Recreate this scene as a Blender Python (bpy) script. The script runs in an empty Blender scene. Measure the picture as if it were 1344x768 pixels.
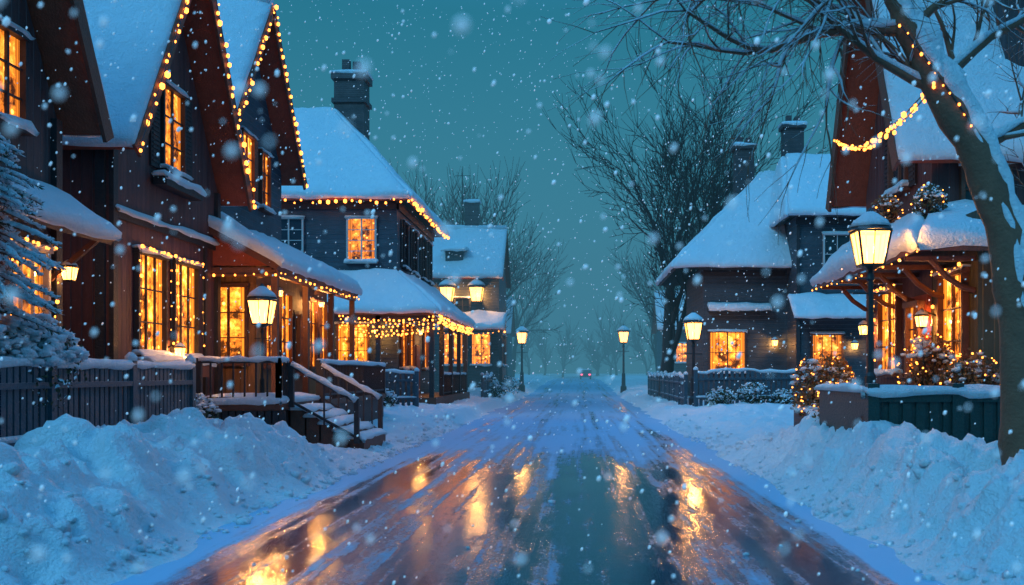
import bpy, math, random
import numpy as np
from mathutils import Vector
random.seed(11)
V3 = Vector
# ------------------------------------------------------------------ noise
def _h(i, j, s):
    n = (i*374761393 + j*668265263 + s*144269504) & 0xffffffff
    n = ((n ^ (n >> 13))*1274126177) & 0xffffffff
    return ((n ^ (n >> 16)) & 0xffff)/65535.0
def vn(x, y, s=0):
    x = np.asarray(x, float); y = np.asarray(y, float)
    i = np.floor(x).astype(np.int64); j = np.floor(y).astype(np.int64)
    u = x-i; v = y-j
    u = u*u*(3-2*u); v = v*v*(3-2*v)
    return (_h(i, j, s)*(1-u)+_h(i+1, j, s)*u)*(1-v)+(_h(i, j+1, s)*(1-u)+_h(i+1, j+1, s)*u)*v
def fbm(x, y, s=0, o=4):
    r = 0; a = .5; t = 0
    for k in range(o):
        r = r+a*vn(np.asarray(x)*2**k+k*17.3, np.asarray(y)*2**k+k*9.1, s+k); t += a; a *= .5
    return r/t
def ss(a, b, x):
    t = np.clip((np.asarray(x, float)-a)/(b-a), 0, 1)
    return t*t*(3-2*t)

# ------------------------------------------------------------------ materials
def new_mat(name):
    m = bpy.data.materials.new(name); m.use_nodes = True
    nt = m.node_tree; b = nt.nodes['Principled BSDF']
    return m, nt, b
def N(nt, t, **kw):
    n = nt.nodes.new(t)
    for k, v in kw.items(): setattr(n, k, v)
    return n
def L(nt, a, b): nt.links.new(a, b)
def math_n(nt, op, a, b=None, c=None):
    n = N(nt, 'ShaderNodeMath', operation=op)
    for i, v in enumerate((a, b, c)):
        if v is None: continue
        if isinstance(v, (int, float)): n.inputs[i].default_value = v
        else: L(nt, v, n.inputs[i])
    return n.outputs[0]
def maprange(nt, v, a, b, c=0, d=1):
    n = N(nt, 'ShaderNodeMapRange'); n.interpolation_type = 'SMOOTHSTEP'
    L(nt, v, n.inputs[0])
    for i, x in enumerate((a, b, c, d)): n.inputs[i+1].default_value = x
    return n.outputs[0]
def mixc(nt, f, a, b, mode='MIX'):
    n = N(nt, 'ShaderNodeMix', data_type='RGBA', blend_type=mode)
    if isinstance(f, (int, float)): n.inputs[0].default_value = f
    else: L(nt, f, n.inputs[0])
    for s, v in ((6, a), (7, b)):
        if isinstance(v, tuple): n.inputs[s].default_value = v if len(v) == 4 else (*v, 1)
        else: L(nt, v, n.inputs[s])
    return n.outputs[2]
def objco(nt, scale=(1, 1, 1)):
    t = N(nt, 'ShaderNodeTexCoord'); mp = N(nt, 'ShaderNodeMapping'); mp.inputs['Scale'].default_value = scale
    L(nt, t.outputs['Object'], mp.inputs[0]); return mp.outputs[0]
def noise(nt, co, sc, det=4, rough=.5):
    n = N(nt, 'ShaderNodeTexNoise'); n.inputs['Scale'].default_value = sc; n.inputs['Detail'].default_value = det
    n.inputs['Roughness'].default_value = rough
    L(nt, co, n.inputs['Vector']); return n.outputs[0]
def bump(nt, b, h, st, dist):
    n = N(nt, 'ShaderNodeBump'); n.inputs['Strength'].default_value = st; n.inputs['Distance'].default_value = dist
    L(nt, h, n.inputs['Height']); L(nt, n.outputs[0], b.inputs['Normal'])

def mat_snow(name='snow', rough=.6):
    m, nt, b = new_mat(name)
    co = objco(nt)
    n1 = noise(nt, co, 3, 4, .65); n2 = noise(nt, co, 20, 4, .75)
    L(nt, mixc(nt, n1, (.70, .79, .87), (.88, .92, .95)), b.inputs['Base Color'])
    b.inputs['Roughness'].default_value = rough
    h = math_n(nt, 'ADD', n1, math_n(nt, 'MULTIPLY', n2, .55))
    bump(nt, b, h, .9, .15)
    return m
def mat_siding(name, c1, c2, step=.17, vertical=False, frost=.12):
    m, nt, b = new_mat(name)
    t = N(nt, 'ShaderNodeTexCoord'); s = N(nt, 'ShaderNodeSeparateXYZ'); L(nt, t.outputs['Object'], s.inputs[0])
    if vertical: ax = math_n(nt, 'ADD', s.outputs[0], s.outputs[1])
    else: ax = s.outputs[2]
    q = math_n(nt, 'DIVIDE', ax, step); fr = math_n(nt, 'FRACT', q); fl = math_n(nt, 'FLOOR', q)
    wn = N(nt, 'ShaderNodeTexWhiteNoise', noise_dimensions='1D'); L(nt, fl, wn.inputs['W'])
    col = mixc(nt, wn.outputs[0], c1, c2)
    co = objco(nt, (1, 1, 1) if not vertical else (4, 4, .6)); n1 = noise(nt, co, 2.5, 5, .7)
    col = mixc(nt, maprange(nt, n1, .3, .75, 0, .6), col, tuple(x*.3 for x in c1))
    n3 = noise(nt, objco(nt), 14, 4, .8)
    fz = maprange(nt, n3, .60, .70, 0, frost)
    fedge = maprange(nt, fr, 0, .12, frost*1.6, 0)
    col = mixc(nt, math_n(nt, 'MAXIMUM', fz, math_n(nt, 'MULTIPLY', fedge, n1)), col, (.6, .68, .75))
    L(nt, col, b.inputs['Base Color']); b.inputs['Roughness'].default_value = .62
    groove = maprange(nt, fr, 0, .1, 0, 1)
    h = math_n(nt, 'ADD', math_n(nt, 'MULTIPLY', groove, .7), math_n(nt, 'MULTIPLY', fr, -.5 if not vertical else 0))
    h = math_n(nt, 'ADD', h, math_n(nt, 'MULTIPLY', n1, .2))
    bump(nt, b, h, .9, .035)
    return m
def mat_wood(name, c, rough=.6, snow=False, thr=.35):
    m, nt, b = new_mat(name)
    co = objco(nt, (1, 1, 1)); n1 = noise(nt, co, 6, 5, .7); n2 = noise(nt, co, 30, 3)
    col = mixc(nt, n1, tuple(x*.5 for x in c), tuple(min(1, x*1.5) for x in c))
    if snow:
        g = N(nt, 'ShaderNodeNewGeometry'); s = N(nt, 'ShaderNodeSeparateXYZ'); L(nt, g.outputs['Normal'], s.inputs[0])
        f = maprange(nt, math_n(nt, 'ADD', s.outputs[2], math_n(nt, 'MULTIPLY', math_n(nt, 'SUBTRACT', n1, .5), 1.3)), thr, thr+.18, 0, 1)
        col = mixc(nt, f, col, (.8, .85, .9))
    L(nt, col, b.inputs['Base Color']); b.inputs['Roughness'].default_value = rough
    bump(nt, b, n2, .6, .025)
    return m
def mat_plain(name, c, rough=.8):
    m, nt, b = new_mat(name); L(nt, mixc(nt, noise(nt, objco(nt), 2, 2), tuple(x*.7 for x in c), tuple(x*1.3 for x in c)), b.inputs['Base Color']); b.inputs['Roughness'].default_value = rough
    return m
def mat_emit(name, c, st):
    m, nt, b = new_mat(name)
    b.inputs['Base Color'].default_value = (.1, .05, .02, 1)
    b.inputs['Emission Color'].default_value = (*c, 1); b.inputs['Emission Strength'].default_value = st
    return m
def mat_window(name, st):
    m, nt, b = new_mat(name)
    t = N(nt, 'ShaderNodeTexCoord'); s = N(nt, 'ShaderNodeSeparateXYZ'); L(nt, t.outputs['UV'], s.inputs[0])
    u, v = s.outputs[0], s.outputs[1]
    n1 = noise(nt, objco(nt), 2.6, 6, .72)
    n1 = math_n(nt, 'ADD', n1, math_n(nt, 'MULTIPLY', math_n(nt, 'SUBTRACT', v, .5), .10))
    ramp = N(nt, 'ShaderNodeValToRGB'); L(nt, n1, ramp.inputs[0])
    e = ramp.color_ramp.elements
    e[0].position = .40; e[0].color = (.035, .009, .002, 1)
    e[1].position = .66; e[1].color = (1.3, .53, .10, 1)
    k = e.new(.49); k.color = (.50, .12, .010, 1); k = e.new(.57); k.color = (.95, .27, .022, 1)
    au = math_n(nt, 'ABSOLUTE', math_n(nt, 'SUBTRACT', u, .5))
    cur = maprange(nt, math_n(nt, 'ADD', au, math_n(nt, 'MULTIPLY', v, .05)), .36, .41)
    fold = math_n(nt, 'MULTIPLY_ADD', math_n(nt, 'SINE', math_n(nt, 'MULTIPLY', u, 70)), .28, .6)
    cc = N(nt, 'ShaderNodeVectorMath', operation='SCALE'); cc.inputs[0].default_value = (.7, .18, .014); L(nt, fold, cc.inputs[3])
    col = mixc(nt, cur, ramp.outputs[0], cc.outputs[0])
    vo = N(nt, 'ShaderNodeTexVoronoi'); vo.inputs['Scale'].default_value = 4.2; L(nt, objco(nt), vo.inputs['Vector'])
    spot = maprange(nt, vo.outputs['Distance'], .02, .22, 2.6, 0)
    sc = N(nt, 'ShaderNodeVectorMath', operation='SCALE'); sc.inputs[0].default_value = (1, .43, .07); L(nt, spot, sc.inputs[3])
    col = mixc(nt, 1.0, col, sc.outputs[0], 'ADD')
    L(nt, col, b.inputs['Emission Color']); b.inputs['Emission Strength'].default_value = st
    b.inputs['Base Color'].default_value = (.02, .02, .02, 1); b.inputs['Roughness'].default_value = .08
    return m
def mat_glow_glass(name, c, st, op=.5):
    m = bpy.data.materials.new(name); m.use_nodes = True; nt = m.node_tree
    nt.nodes.clear()
    o = N(nt, 'ShaderNodeOutputMaterial'); mx = N(nt, 'ShaderNodeMixShader'); tr = N(nt, 'ShaderNodeBsdfTransparent')
    em = N(nt, 'ShaderNodeEmission'); em.inputs[0].default_value = (*c, 1); em.inputs[1].default_value = st
    mx.inputs[0].default_value = op
    L(nt, tr.outputs[0], mx.inputs[1]); L(nt, em.outputs[0], mx.inputs[2]); L(nt, mx.outputs[0], o.inputs[0])
    return m

M = {}
M['snow'] = mat_snow()
M['side_brown'] = mat_siding('siding_brown', (.09, .030, .030), (.14, .050, .045), .2, True, .1)
M['side_dark'] = mat_siding('siding_dark', (.05, .036, .042), (.075, .052, .056), .2, True, .1)
M['side_blue'] = mat_siding('siding_slate', (.032, .05, .075), (.055, .08, .105), .19, False, .2)
M['side_grey'] = mat_siding('siding_grey', (.040, .054, .07), (.057, .075, .092), .17, False, .2)
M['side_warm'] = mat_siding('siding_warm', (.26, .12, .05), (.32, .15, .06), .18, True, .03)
M['side_olive'] = mat_siding('siding_olive', (.07, .062, .035), (.10, .085, .045), .18, True, .08)
M['redwood'] = mat_wood('redwood', (.30, .055, .025))
M['trim_dark'] = mat_wood('trim_dark', (.025, .022, .024))
M['trim_brown'] = mat_wood('trim_brown', (.12, .042, .025))
M['fence'] = mat_wood('fence_paint', (.045, .08, .105), .6, True, .42)
M['green'] = mat_wood('green_paint', (.010, .042, .038), .45, True, .6)
M['bark'] = mat_wood('bark', (.17, .08, .045), .8, True, .55)
M['barkfar'] = mat_plain('bark_far', (.03, .022, .022))
M['metal'] = mat_plain('iron', (.02, .02, .022), .4)
M['brick'] = mat_siding('chimney_brick', (.06, .045, .05), (.10, .07, .07), .09)
M['leaf'] = mat_wood('leaf_green', (.05, .06, .025), .6, True, .35)
M['leafwarm'] = mat_wood('leaf_warm', (.18, .09, .03), .6, True, .8)
M['winA'] = mat_window('window_lit', 2.0)
M['winB'] = mat_window('window_lit_bright', 3.2)
M['bulb'] = mat_emit('fairy_bulb', (1, .27, .035), 6.5)
M['pane'] = mat_glow_glass('lantern_glass', (1, .38, .07), 11, .6)
M['red'] = mat_emit('tail_light', (1, .10, .22), 4)
m, nt, b = new_mat('window_dark'); b.inputs['Base Color'].default_value = (.02, .03, .04, 1); b.inputs['Roughness'].default_value = .06
M['winD'] = m
M['white'] = mat_plain('white_paint', (.45, .45, .45))
m, nt, b = new_mat('car_paint'); b.inputs['Base Color'].default_value = (.03, .03, .04, 1); b.inputs['Roughness'].default_value = .25
M['car'] = m

# ------------------------------------------------------------------ mesh builder
t_ = (1+5**.5)/2
ICO_V = [V3(v).normalized() for v in [(-1, t_, 0), (1, t_, 0), (-1, -t_, 0), (1, -t_, 0), (0, -1, t_), (0, 1, t_), (0, -1, -t_), (0, 1, -t_), (t_, 0, -1), (t_, 0, 1), (-t_, 0, -1), (-t_, 0, 1)]]
ICO_F = [(0, 11, 5), (0, 5, 1), (0, 1, 7), (0, 7, 10), (0, 10, 11), (1, 5, 9), (5, 11, 4), (11, 10, 2), (10, 7, 6), (7, 1, 8), (3, 9, 4), (3, 4, 2), (3, 2, 6), (3, 6, 8), (3, 8, 9), (4, 9, 5), (2, 4, 11), (6, 2, 10), (8, 6, 7), (9, 8, 1)]
class MB:
    def __init__(s, smooth=False): s.V = []; s.F = []; s.UV = {}; s.smooth = smooth
    def add(s, vs, fs):
        o = len(s.V); s.V.extend([tuple(v) for v in vs]); s.F.extend([tuple(i+o for i in f) for f in fs])
    def box(s, x0, x1, y0, y1, z0, z1):
        s.add([(x0, y0, z0), (x1, y0, z0), (x1, y1, z0), (x0, y1, z0), (x0, y0, z1), (x1, y0, z1), (x1, y1, z1), (x0, y1, z1)],
              [(0, 3, 2, 1), (4, 5, 6, 7), (0, 1, 5, 4), (1, 2, 6, 5), (2, 3, 7, 6), (3, 0, 4, 7)])
    def prism(s, poly, d):
        n = len(poly); d = V3(d)
        s.add([V3(p) for p in poly]+[V3(p)+d for p in poly],
              [tuple(range(n)), tuple(range(2*n-1, n-1, -1))]+[(i, i+n, (i+1) % n+n, (i+1) % n) for i in range(n)])
    def slab(s, p, t):
        p = [V3(q) for q in p]; nrm = (p[1]-p[0]).cross(p[2]-p[0])
        if nrm.length < 1e-6: nrm = (p[2]-p[0]).cross(p[3]-p[0])
        nrm.normalize()
        if nrm.z < 0: nrm = -nrm
        s.prism(p, -nrm*t)
    def beam(s, a, b, w, h):
        a = V3(a); b = V3(b); d = (b-a).normalized()
        up = V3((0, 0, 1)) if abs(d.z) < .95 else V3((1, 0, 0))
        sd = d.cross(up).normalized()*w/2; u = sd.cross(d).normalized()*h/2
        s.add([a-sd-u, a+sd-u, a+sd+u, a-sd+u, b-sd-u, b+sd-u, b+sd+u, b-sd+u],
              [(0, 1, 2, 3), (7, 6, 5, 4), (0, 4, 5, 1), (1, 5, 6, 2), (2, 6, 7, 3), (3, 7, 4, 0)])
    def ball(s, c, r, sz=1.0, jit=0):
        c = V3(c); s.add([c+V3((v.x*r, v.y*r, v.z*r*sz))*(1+random.uniform(-jit, jit)) if jit else c+V3((v.x*r, v.y*r, v.z*r*sz)) for v in ICO_V], ICO_F)
    def tube(s, pts, rads, n=6, cap=True):
        pts = [V3(p) for p in pts]; m = len(pts)
        d = (pts[-1]-pts[0]); ref = V3((1, 0, 0)) if abs(d.normalized().x) < .8 else V3((0, 1, 0))
        vs = []
        for i, p in enumerate(pts):
            t = (pts[min(i+1, m-1)]-pts[max(i-1, 0)]).normalized()
            a = (ref-t*ref.dot(t)).normalized(); bb = t.cross(a)
            for k in range(n):
                an = 2*math.pi*k/n
                vs.append(p+(a*math.cos(an)+bb*math.sin(an))*rads[i])
        fs = [(i*n+k, i*n+(k+1) % n, (i+1)*n+(k+1) % n, (i+1)*n+k) for i in range(m-1) for k in range(n)]
        if cap: fs += [tuple(range(n-1, -1, -1)), tuple((m-1)*n+k for k in range(n))]
        s.add(vs, fs)
    def uvquad(s, p):
        s.UV[len(s.F)] = [(0, 0), (1, 0), (1, 1), (0, 1)]; s.add(p, [(0, 1, 2, 3)])
    def snow(s, p00, p10, p11, p01, th, step=.35, seed=0):
        p00, p10, p11, p01 = map(V3, (p00, p10, p11, p01))
        lu = max((p10-p00).length, (p11-p01).length); lv = max((p01-p00).length, (p11-p10).length)
        nrm = (p10-p00).cross(p01-p00)
        if nrm.length < 1e-5: nrm = (p11-p01).cross(p01-p00)
        nrm.normalize()
        if nrm.z < 0: nrm = -nrm
        e = min(.15, lu*.2, lv*.2)
        def axis(l):
            k = max(2, int(l/step))
            a = [(0, 0), (-.05, .4), (-.01, .85), (e, 1)]+[(e+(l-2*e)*i/k, 1) for i in range(1, k)]+[(l-e, 1), (l+.01, .85), (l+.05, .4), (l, 0)]
            return a
        au = axis(lu); av = axis(lv); vs = []
        for j, (b, hb) in enumerate(av):
            for i, (a, ha) in enumerate(au):
                u = a/lu; v = b/lv
                p = (p00*(1-u)+p10*u)*(1-v)+(p01*(1-u)+p11*u)*v
                h = th*min(ha, hb)
                q = float(fbm(p.x*1.1+p.z*.7+seed, p.y*1.1-p.z*.5, 5, 3))-.5
                q2 = float(vn(p.x*4+seed, p.y*4+p.z*3, 8))-.5
                h *= (1+q*1.1+q2*.3)
                if min(ha, hb) < .9: p = p+V3((0, 0, -1))*(.05+.09*q2) if hb < .9 and v < .5 else p
                vs.append(p+nrm*h)
        w = len(au)
        s.add(vs, [(j*w+i, j*w+i+1, (j+1)*w+i+1, (j+1)*w+i) for j in range(len(av)-1) for i in range(w-1)])
    def obj(s, name, mat, parent=None):
        me = bpy.data.meshes.new(name); me.from_pydata(s.V, [], s.F)
        if s.UV:
            uvl = me.uv_layers.new(name='UVMap')
            for pi, uv in s.UV.items():
                for k, li in enumerate(me.polygons[pi].loop_indices): uvl.data[li].uv = uv[k]
        if s.smooth: me.polygons.foreach_set('use_smooth', [True]*len(me.polygons))
        me.materials.append(mat); me.update()
        o = bpy.data.objects.new(name, me); bpy.context.scene.collection.objects.link(o)
        if parent:
            o.parent = parent; o.matrix_parent_inverse.identity()
            o.location = -V3(parent.location)
        return o
SMOOTH = {'snow', 'bulb', 'bark', 'barkfar'}
class Thing:
    def __init__(s, name, loc=(0, 0, 0)):
        s.name = name; s.loc = loc; s.parts = {}; s.lights = []
    def p(s, part, mat):
        if part not in s.parts: s.parts[part] = (MB(mat in SMOOTH), mat)
        return s.parts[part][0]
    def light(s, pos, w, r=.06, c=(1, .42, .10)): s.lights.append((pos, w, r, c))
    def build(s):
        e = bpy.data.objects.new(s.name, None); e.location = s.loc; e.empty_display_size = .3
        bpy.context.scene.collection.objects.link(e)
        for k, (mb, mat) in s.parts.items():
            if mb.V: mb.obj(k, M[mat], e)
        for i, (pos, w, r, c) in enumerate(s.lights):
            ld = bpy.data.lights.new('lamp_bulb', 'POINT'); ld.energy = w; ld.color = c; ld.shadow_soft_size = r
            lo = bpy.data.objects.new('lamp_bulb', ld); bpy.context.scene.collection.objects.link(lo)
            lo.parent = e; lo.location = V3(pos)-V3(s.loc)
        return e
class Fr:   # wall frame: u along wall, n outward
    def __init__(s, O, U, Nn): s.O = V3(O); s.U = V3(U); s.N = V3(Nn)
    def pt(s, u, n, z): return s.O+s.U*u+s.N*n+V3((0, 0, z))
    def box(s, mb, u0, u1, n0, n1, z0, z1):
        ps = [s.pt(u, n, z) for z in (z0, z1) for (u, n) in ((u0, n0), (u1, n0), (u1, n1), (u0, n1))]
        mb.add(ps, [(0, 3, 2, 1), (4, 5, 6, 7), (0, 1, 5, 4), (1, 2, 6, 5), (2, 3, 7, 6), (3, 0, 4, 7)])
def window(T, f, u0, u1, z0, z1, glass='winA', cols=2, rows=3, trim='trim_dark', shut=0, sill=True, lights=0, shutmat='trim_dark'):
    fr = T.p('window_frames_'+trim, trim); t = .07; d = .11
    g = T.p('window_glass_'+glass, glass)
    g.uvquad([f.pt(u0, .012, z0), f.pt(u1, .012, z0), f.pt(u1, .012, z1), f.pt(u0, .012, z1)])
    f.box(fr, u0-t, u0, 0.001, d, z0, z1); f.box(fr, u1, u1+t, 0.001, d, z0, z1)
    f.box(fr, u0-t-.03, u1+t+.03, 0.001, d+.03, z1, z1+t*1.4); f.box(fr, u0-t-.04, u1+t+.04, 0.001, d+.07, z0-.08, z0)
    for i in range(1, cols):
        u = u0+(u1-u0)*i/cols; w = .03 if i*2 == cols else .016
        f.box(fr, u-w, u+w, .013, .06, z0, z1)
    for j in range(1, rows):
        z = z0+(z1-z0)*j/rows; f.box(fr, u0, u1, .013, .052, z-.014, z+.014)
    if sill:
        sn = T.p('sill_snow', 'snow')
        sn.snow(f.pt(u0-.1, d+.08, z0+.002), f.pt(u1+.1, d+.08, z0+.002), f.pt(u1+.1, .02, z0+.002), f.pt(u0-.1, .02, z0+.002), .1, .2, u0)
        sn.snow(f.pt(u0-.09, d+.03, z1+t*1.4), f.pt(u1+.09, d+.03, z1+t*1.4), f.pt(u1+.09, .0, z1+t*1.4), f.pt(u0-.09, .0, z1+t*1.4), .05, .2, u1)
    if shut:
        sh = T.p('shutters', shutmat)
        for a, b in ((u0-t-.04-shut, u0-t-.04), (u1+t+.04, u1+t+.04+shut)):
            f.box(sh, a, b, .002, .05, z0-.03, z1+.05)
            k = z0+.06
            while k < z1-.05: f.box(sh, a+.05, b-.05, .05, .068, k, k+.045); k += .09
    if lights:
        string(T, f.pt(u0-.1, .17, z1+.15), f.pt(u1+.1, .17, z1+.15), .16, .028, .04)
        string(T, f.pt(u0-.1, .17, z1+.1), f.pt(u0-.12, .17, z0+.3), .24, .026, 0)
        string(T, f.pt(u1+.1, .17, z1+.1), f.pt(u1+.12, .17, z0+.3), .24, .026, 0)
def string(T, a, b, sp=.3, r=.045, sag=0, part='fairy_lights'):
    a = V3(a); b = V3(b); n = max(2, int((b-a).length/sp)); mb = T.p(part, 'bulb'); pts = []
    for i in range(n+1):
        t = i/n; p = a.lerp(b, t)+V3((0, 0, -sag*4*t*(1-t)))
        pts.append(p)
        j = V3((random.uniform(-1, 1), random.uniform(-1, 1), random.uniform(-1, 1)))*r*1.1
        if random.random() > .06: mb.ball(p+j+V3((0, 0, -r)), r*random.uniform(.45, 1.35), 1.2)
    T.p(part+'_cable', 'metal').tube(pts, [.009]*len(pts), 3, False)
def gable_roof(T, x0, x1, y0, y1, ze, zp, street, th=.24, light=True, snowseed=0, fair=.048):
    """ridge along X; street = x of the rake facing the road"""
    ym = (y0+y1)/2; r = T.p('roof_boards', 'redwood'); s = T.p('roof_snow', 'snow')
    A0, A1 = V3((x0, y0, ze)), V3((x1, y0, ze)); R0, R1 = V3((x0, ym, zp)), V3((x1, ym, zp)); B0, B1 = V3((x0, y1, ze)), V3((x1, y1, ze))
    r.slab([A0, A1, R1, R0], .13); r.slab([B0, B1, R1, R0], .13)
    s.snow(A0, A1, R1, R0, th, .4, snowseed); s.snow(B0, B1, R1, R0, th, .4, snowseed+3)
    s.tube([R0+V3((0, 0, .1)), R0.lerp(R1, .5)+V3((0, 0, .13)), R1+V3((0, 0, .1))], [.24]*3, 8)
    bb = T.p('bargeboards', 'trim_brown'); o = .03 if street > (x0+x1)/2 else -.03
    for E in (y0, y1):
        bb.beam((street+o, E, ze-.12), (street+o, ym, zp-.12), .06, .3)
    if light:
        q = .09 if o > 0 else -.09
        for E in (y0, y1):
            string(T, (street+q, E, ze-.05), (street+q, ym, zp-.05), .22, fair, .0)
def lantern(T, x, y, z, s=1.0, w=100):
    """tapered four-sided lantern, z = bottom of glass"""
    m = T.p('lantern_frame', 'metal'); g = T.p('lantern_glass', 'pane')
    b, t, h = .13*s, .2*s, .42*s
    cs = [(-1, -1), (1, -1), (1, 1), (-1, 1)]
    B = [V3((x+a*b, y+c*b, z)) for a, c in cs]; U = [V3((x+a*t, y+c*t, z+h)) for a, c in cs]
    g.add(B+U, [(0, 1, 5, 4), (1, 2, 6, 5), (2, 3, 7, 6), (3, 0, 4, 7)])
    for i in range(4):
        m.beam(B[i], U[i], .025*s, .025*s); m.beam(U[i], U[(i+1) % 4], .03*s, .03*s); m.beam(B[i], B[(i+1) % 4], .03*s, .03*s)
        mi = (B[i]+B[(i+1) % 4])/2; mu = (U[i]+U[(i+1) % 4])/2
        m.beam(mi, mu, .012*s, .012*s)
    m.tube([(x, y, z-.06*s), (x, y, z-.01*s)], [.05*s, b*1.2], 8)
    m.tube([(x, y, z+h+.01*s), (x, y, z+h+.07*s), (x, y, z+h+.19*s), (x, y, z+h+.2*s), (x, y, z+h+.3*s)], [t*1.45, t*1.2, .06*s, .09*s, .012*s], 8)
    sn = T.p('lantern_snow', 'snow')
    sn.tube([(x, y, z+h+.06*s), (x, y, z+h+.13*s), (x, y, z+h+.22*s), (x, y, z+h+.27*s)], [t*1.32, t*1.1, .1*s, .02*s], 10)
    T.light((x, y, z+h*.5), w, .07*s)
def post(T, x, y, z0, z1, s=1.0):
    m = T.p('post', 'metal')
    m.tube([(x, y, z0), (x, y, z0+.25*s), (x, y, z0+.3*s), (x, y, z0+.75*s), (x, y, z0+.8*s), (x, y, z1-.15*s), (x, y, z1-.12*s), (x, y, z1)],
           [.13*s, .12*s, .08*s, .07*s, .045*s, .038*s, .06*s, .03*s], 10)
    m.beam((x-.22*s, y, z1-.3*s), (x+.22*s, y, z1-.3*s), .02*s, .02*s)
def wall_lamp(T, x, y, z, dx, dy, s=.6, w=40):
    T.p('lantern_frame', 'metal').beam((x, y, z+.42*s), (x+dx*.25, y+dy*.25, z+.62*s), .03, .03)
    lantern(T, x+dx*.28, y+dy*.28, z, s, w)
def railing(T, a, b, h=.85, sp=.16, snow=True, mat='trim_dark'):
    a = V3(a); b = V3(b); m = T.p('railing', mat); n = max(1, int((b-a).length/sp)); up = V3((0, 0, h))
    m.beam(a+up, b+up, .07, .05); m.beam(a+V3((0, 0, .12)), b+V3((0, 0, .12)), .05, .05)
    for i in range(n+1):
        p = a.lerp(b, i/n); k = .032 if 0 < i < n else .1
        m.beam(p, p+up+V3((0, 0, .0 if k < .05 else .08)), k, k)
    if snow:
        pts = [a.lerp(b, i/8)+up+V3((0, 0, .05+.015*math.sin(i*2.1))) for i in range(9)]
        T.p('railing_snow', 'snow').tube(pts, [.065+.018*math.sin(i*3.3) for i in range(9)], 7)

# ------------------------------------------------------------------ ground + road
def rise(Y): return .8*ss(58, 140, Y)
def ground_h(X, Y):
    n1 = fbm(X*.8, Y*.8, 1, 4)-.5; n2 = fbm(X*2.6, Y*2.6, 2, 3)-.5; n3 = fbm(X*7, Y*7, 3, 3)-.5
    ck = np.abs(fbm(X*1.7+3, Y*1.7, 12, 3)-.5)*2          # ploughed-up clods
    eL = -3.85+.6*(fbm(Y*.55, Y*0+3, 4, 4)-.5); eR = 2.95+.6*(fbm(Y*.5, Y*0+7, 6, 4)-.5)
    dL = eL-X; dR = X-eR
    bl = 1-ss(16.5, 21.3, Y+np.clip(dL, 0, 2)*.5)
    hn = .92*ss(-.05, 1.45, dL)-.38*ss(1.7, 3.0, dL)
    hn = hn*(1+.8*n1)+(n2*.5+n3*.24+(.25-ck)*.40)*ss(.05, .6, dL)*(1-.8*ss(2.2, 3.1, dL))
    dv = ss(29.5, 33, Y)
    hf = (.10+.30*dv)*ss(-.05, .7, dL)+.24*ss(.8, 2.8, dL)-.12*dv*ss(1, 2, dL)
    hf = hf*(1+.8*n1)+(n2*.16+n3*.07+(.25-ck)*.1)*ss(0, .5, dL)
    hL = hn*bl+hf*(1-bl)
    br = 1-ss(17, 23, Y)
    gn = .78*ss(-.05, 1.2, dR)-.25*ss(1.6, 2.6, dR)
    gn = gn*(1+.8*n1)+(n2*.5+n3*.24+(.25-ck)*.38)*ss(.05, .5, dR)*(1-.6*ss(2.2, 3.2, dR))
    dv2 = ss(30, 34, Y)
    gf = (.08+.25*dv2)*ss(-.05, .7, dR)+.26*ss(.8, 2.4, dR)-.1*dv2*ss(1, 2, dR)
    gf = gf*(1+.8*n1)+(n2*.16+n3*.07+(.25-ck)*.1)*ss(0, .5, dR)
    hR = gn*br+gf*(1-br)
    h = np.where(dL > -.05, hL, np.where(dR > -.05, hR, 0))
    inside = np.minimum(ss(-.3, 0, dL)+ss(-.3, 0, dR), 1)
    return h-.03*(1-inside)+rise(Y)-.004
def gz(x, y): return float(ground_h(np.array([float(x)]), np.array([float(y)]))[0])
def grid_obj(name, xs, ys, hf, mat):
    XX, YY = np.meshgrid(xs, ys); ZZ = hf(XX, YY)
    nx, ny = len(xs), len(ys)
    co = np.stack([XX.ravel(), YY.ravel(), ZZ.ravel()], 1).astype(np.float32)
    i = (np.arange(ny-1)[:, None]*nx+np.arange(nx-1)[None, :]).ravel()
    f = np.stack([i, i+1, i+nx+1, i+nx], 1).astype(np.int32)
    me = bpy.data.meshes.new(name); me.vertices.add(len(co)); me.vertices.foreach_set('co', co.ravel())
    me.loops.add(f.size); me.loops.foreach_set('vertex_index', f.ravel()); me.polygons.add(len(f))
    me.polygons.foreach_set('loop_start', np.arange(0, f.size, 4, dtype=np.int32))
    me.polygons.foreach_set('loop_total', np.full(len(f), 4, np.int32)); me.update(calc_edges=True)
    me.polygons.foreach_set('use_smooth', np.ones(len(f), bool)); me.materials.append(mat)
    o = bpy.data.objects.new(name, me); bpy.context.scene.collection.objects.link(o); return o
xs = np.concatenate([[-900, -400, -150, -70, -40, -25, -18], np.arange(-14, -8, .5), np.arange(-8, -3.4, .055), np.arange(-3.4, 2.5, .5), np.arange(2.5, 7, .055), np.arange(7, 14, .5), [18, 25, 40, 70, 150, 400, 900]])
ys = np.concatenate([[-60, -20, -5, 0, 2, 4], np.arange(5, 24, .055), np.arange(24, 50, .2), np.arange(50, 160, 1.0), [180, 230, 320, 500, 900, 1500]])
grid_obj('snowy_ground', xs, ys, ground_h, M['snow'])
random.seed(5); mb = MB(True)
for _ in range(1100):
    y = 5.5+28*random.random()**1.4; sd = random.random()
    x = -3.75-abs(random.gauss(0, .55)) if sd < .5 else 2.85+abs(random.gauss(0, .5))
    if sd > .96: x = random.uniform(-3.4, 2.6)
    r = random.uniform(.015, .055)*(1 if random.random() < .85 else 1.9)
    if sd > .96: r *= .5
    z = max(gz(x, y), 0); mb.ball((x, y, z+r*.15), r, .7, .3)
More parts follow.
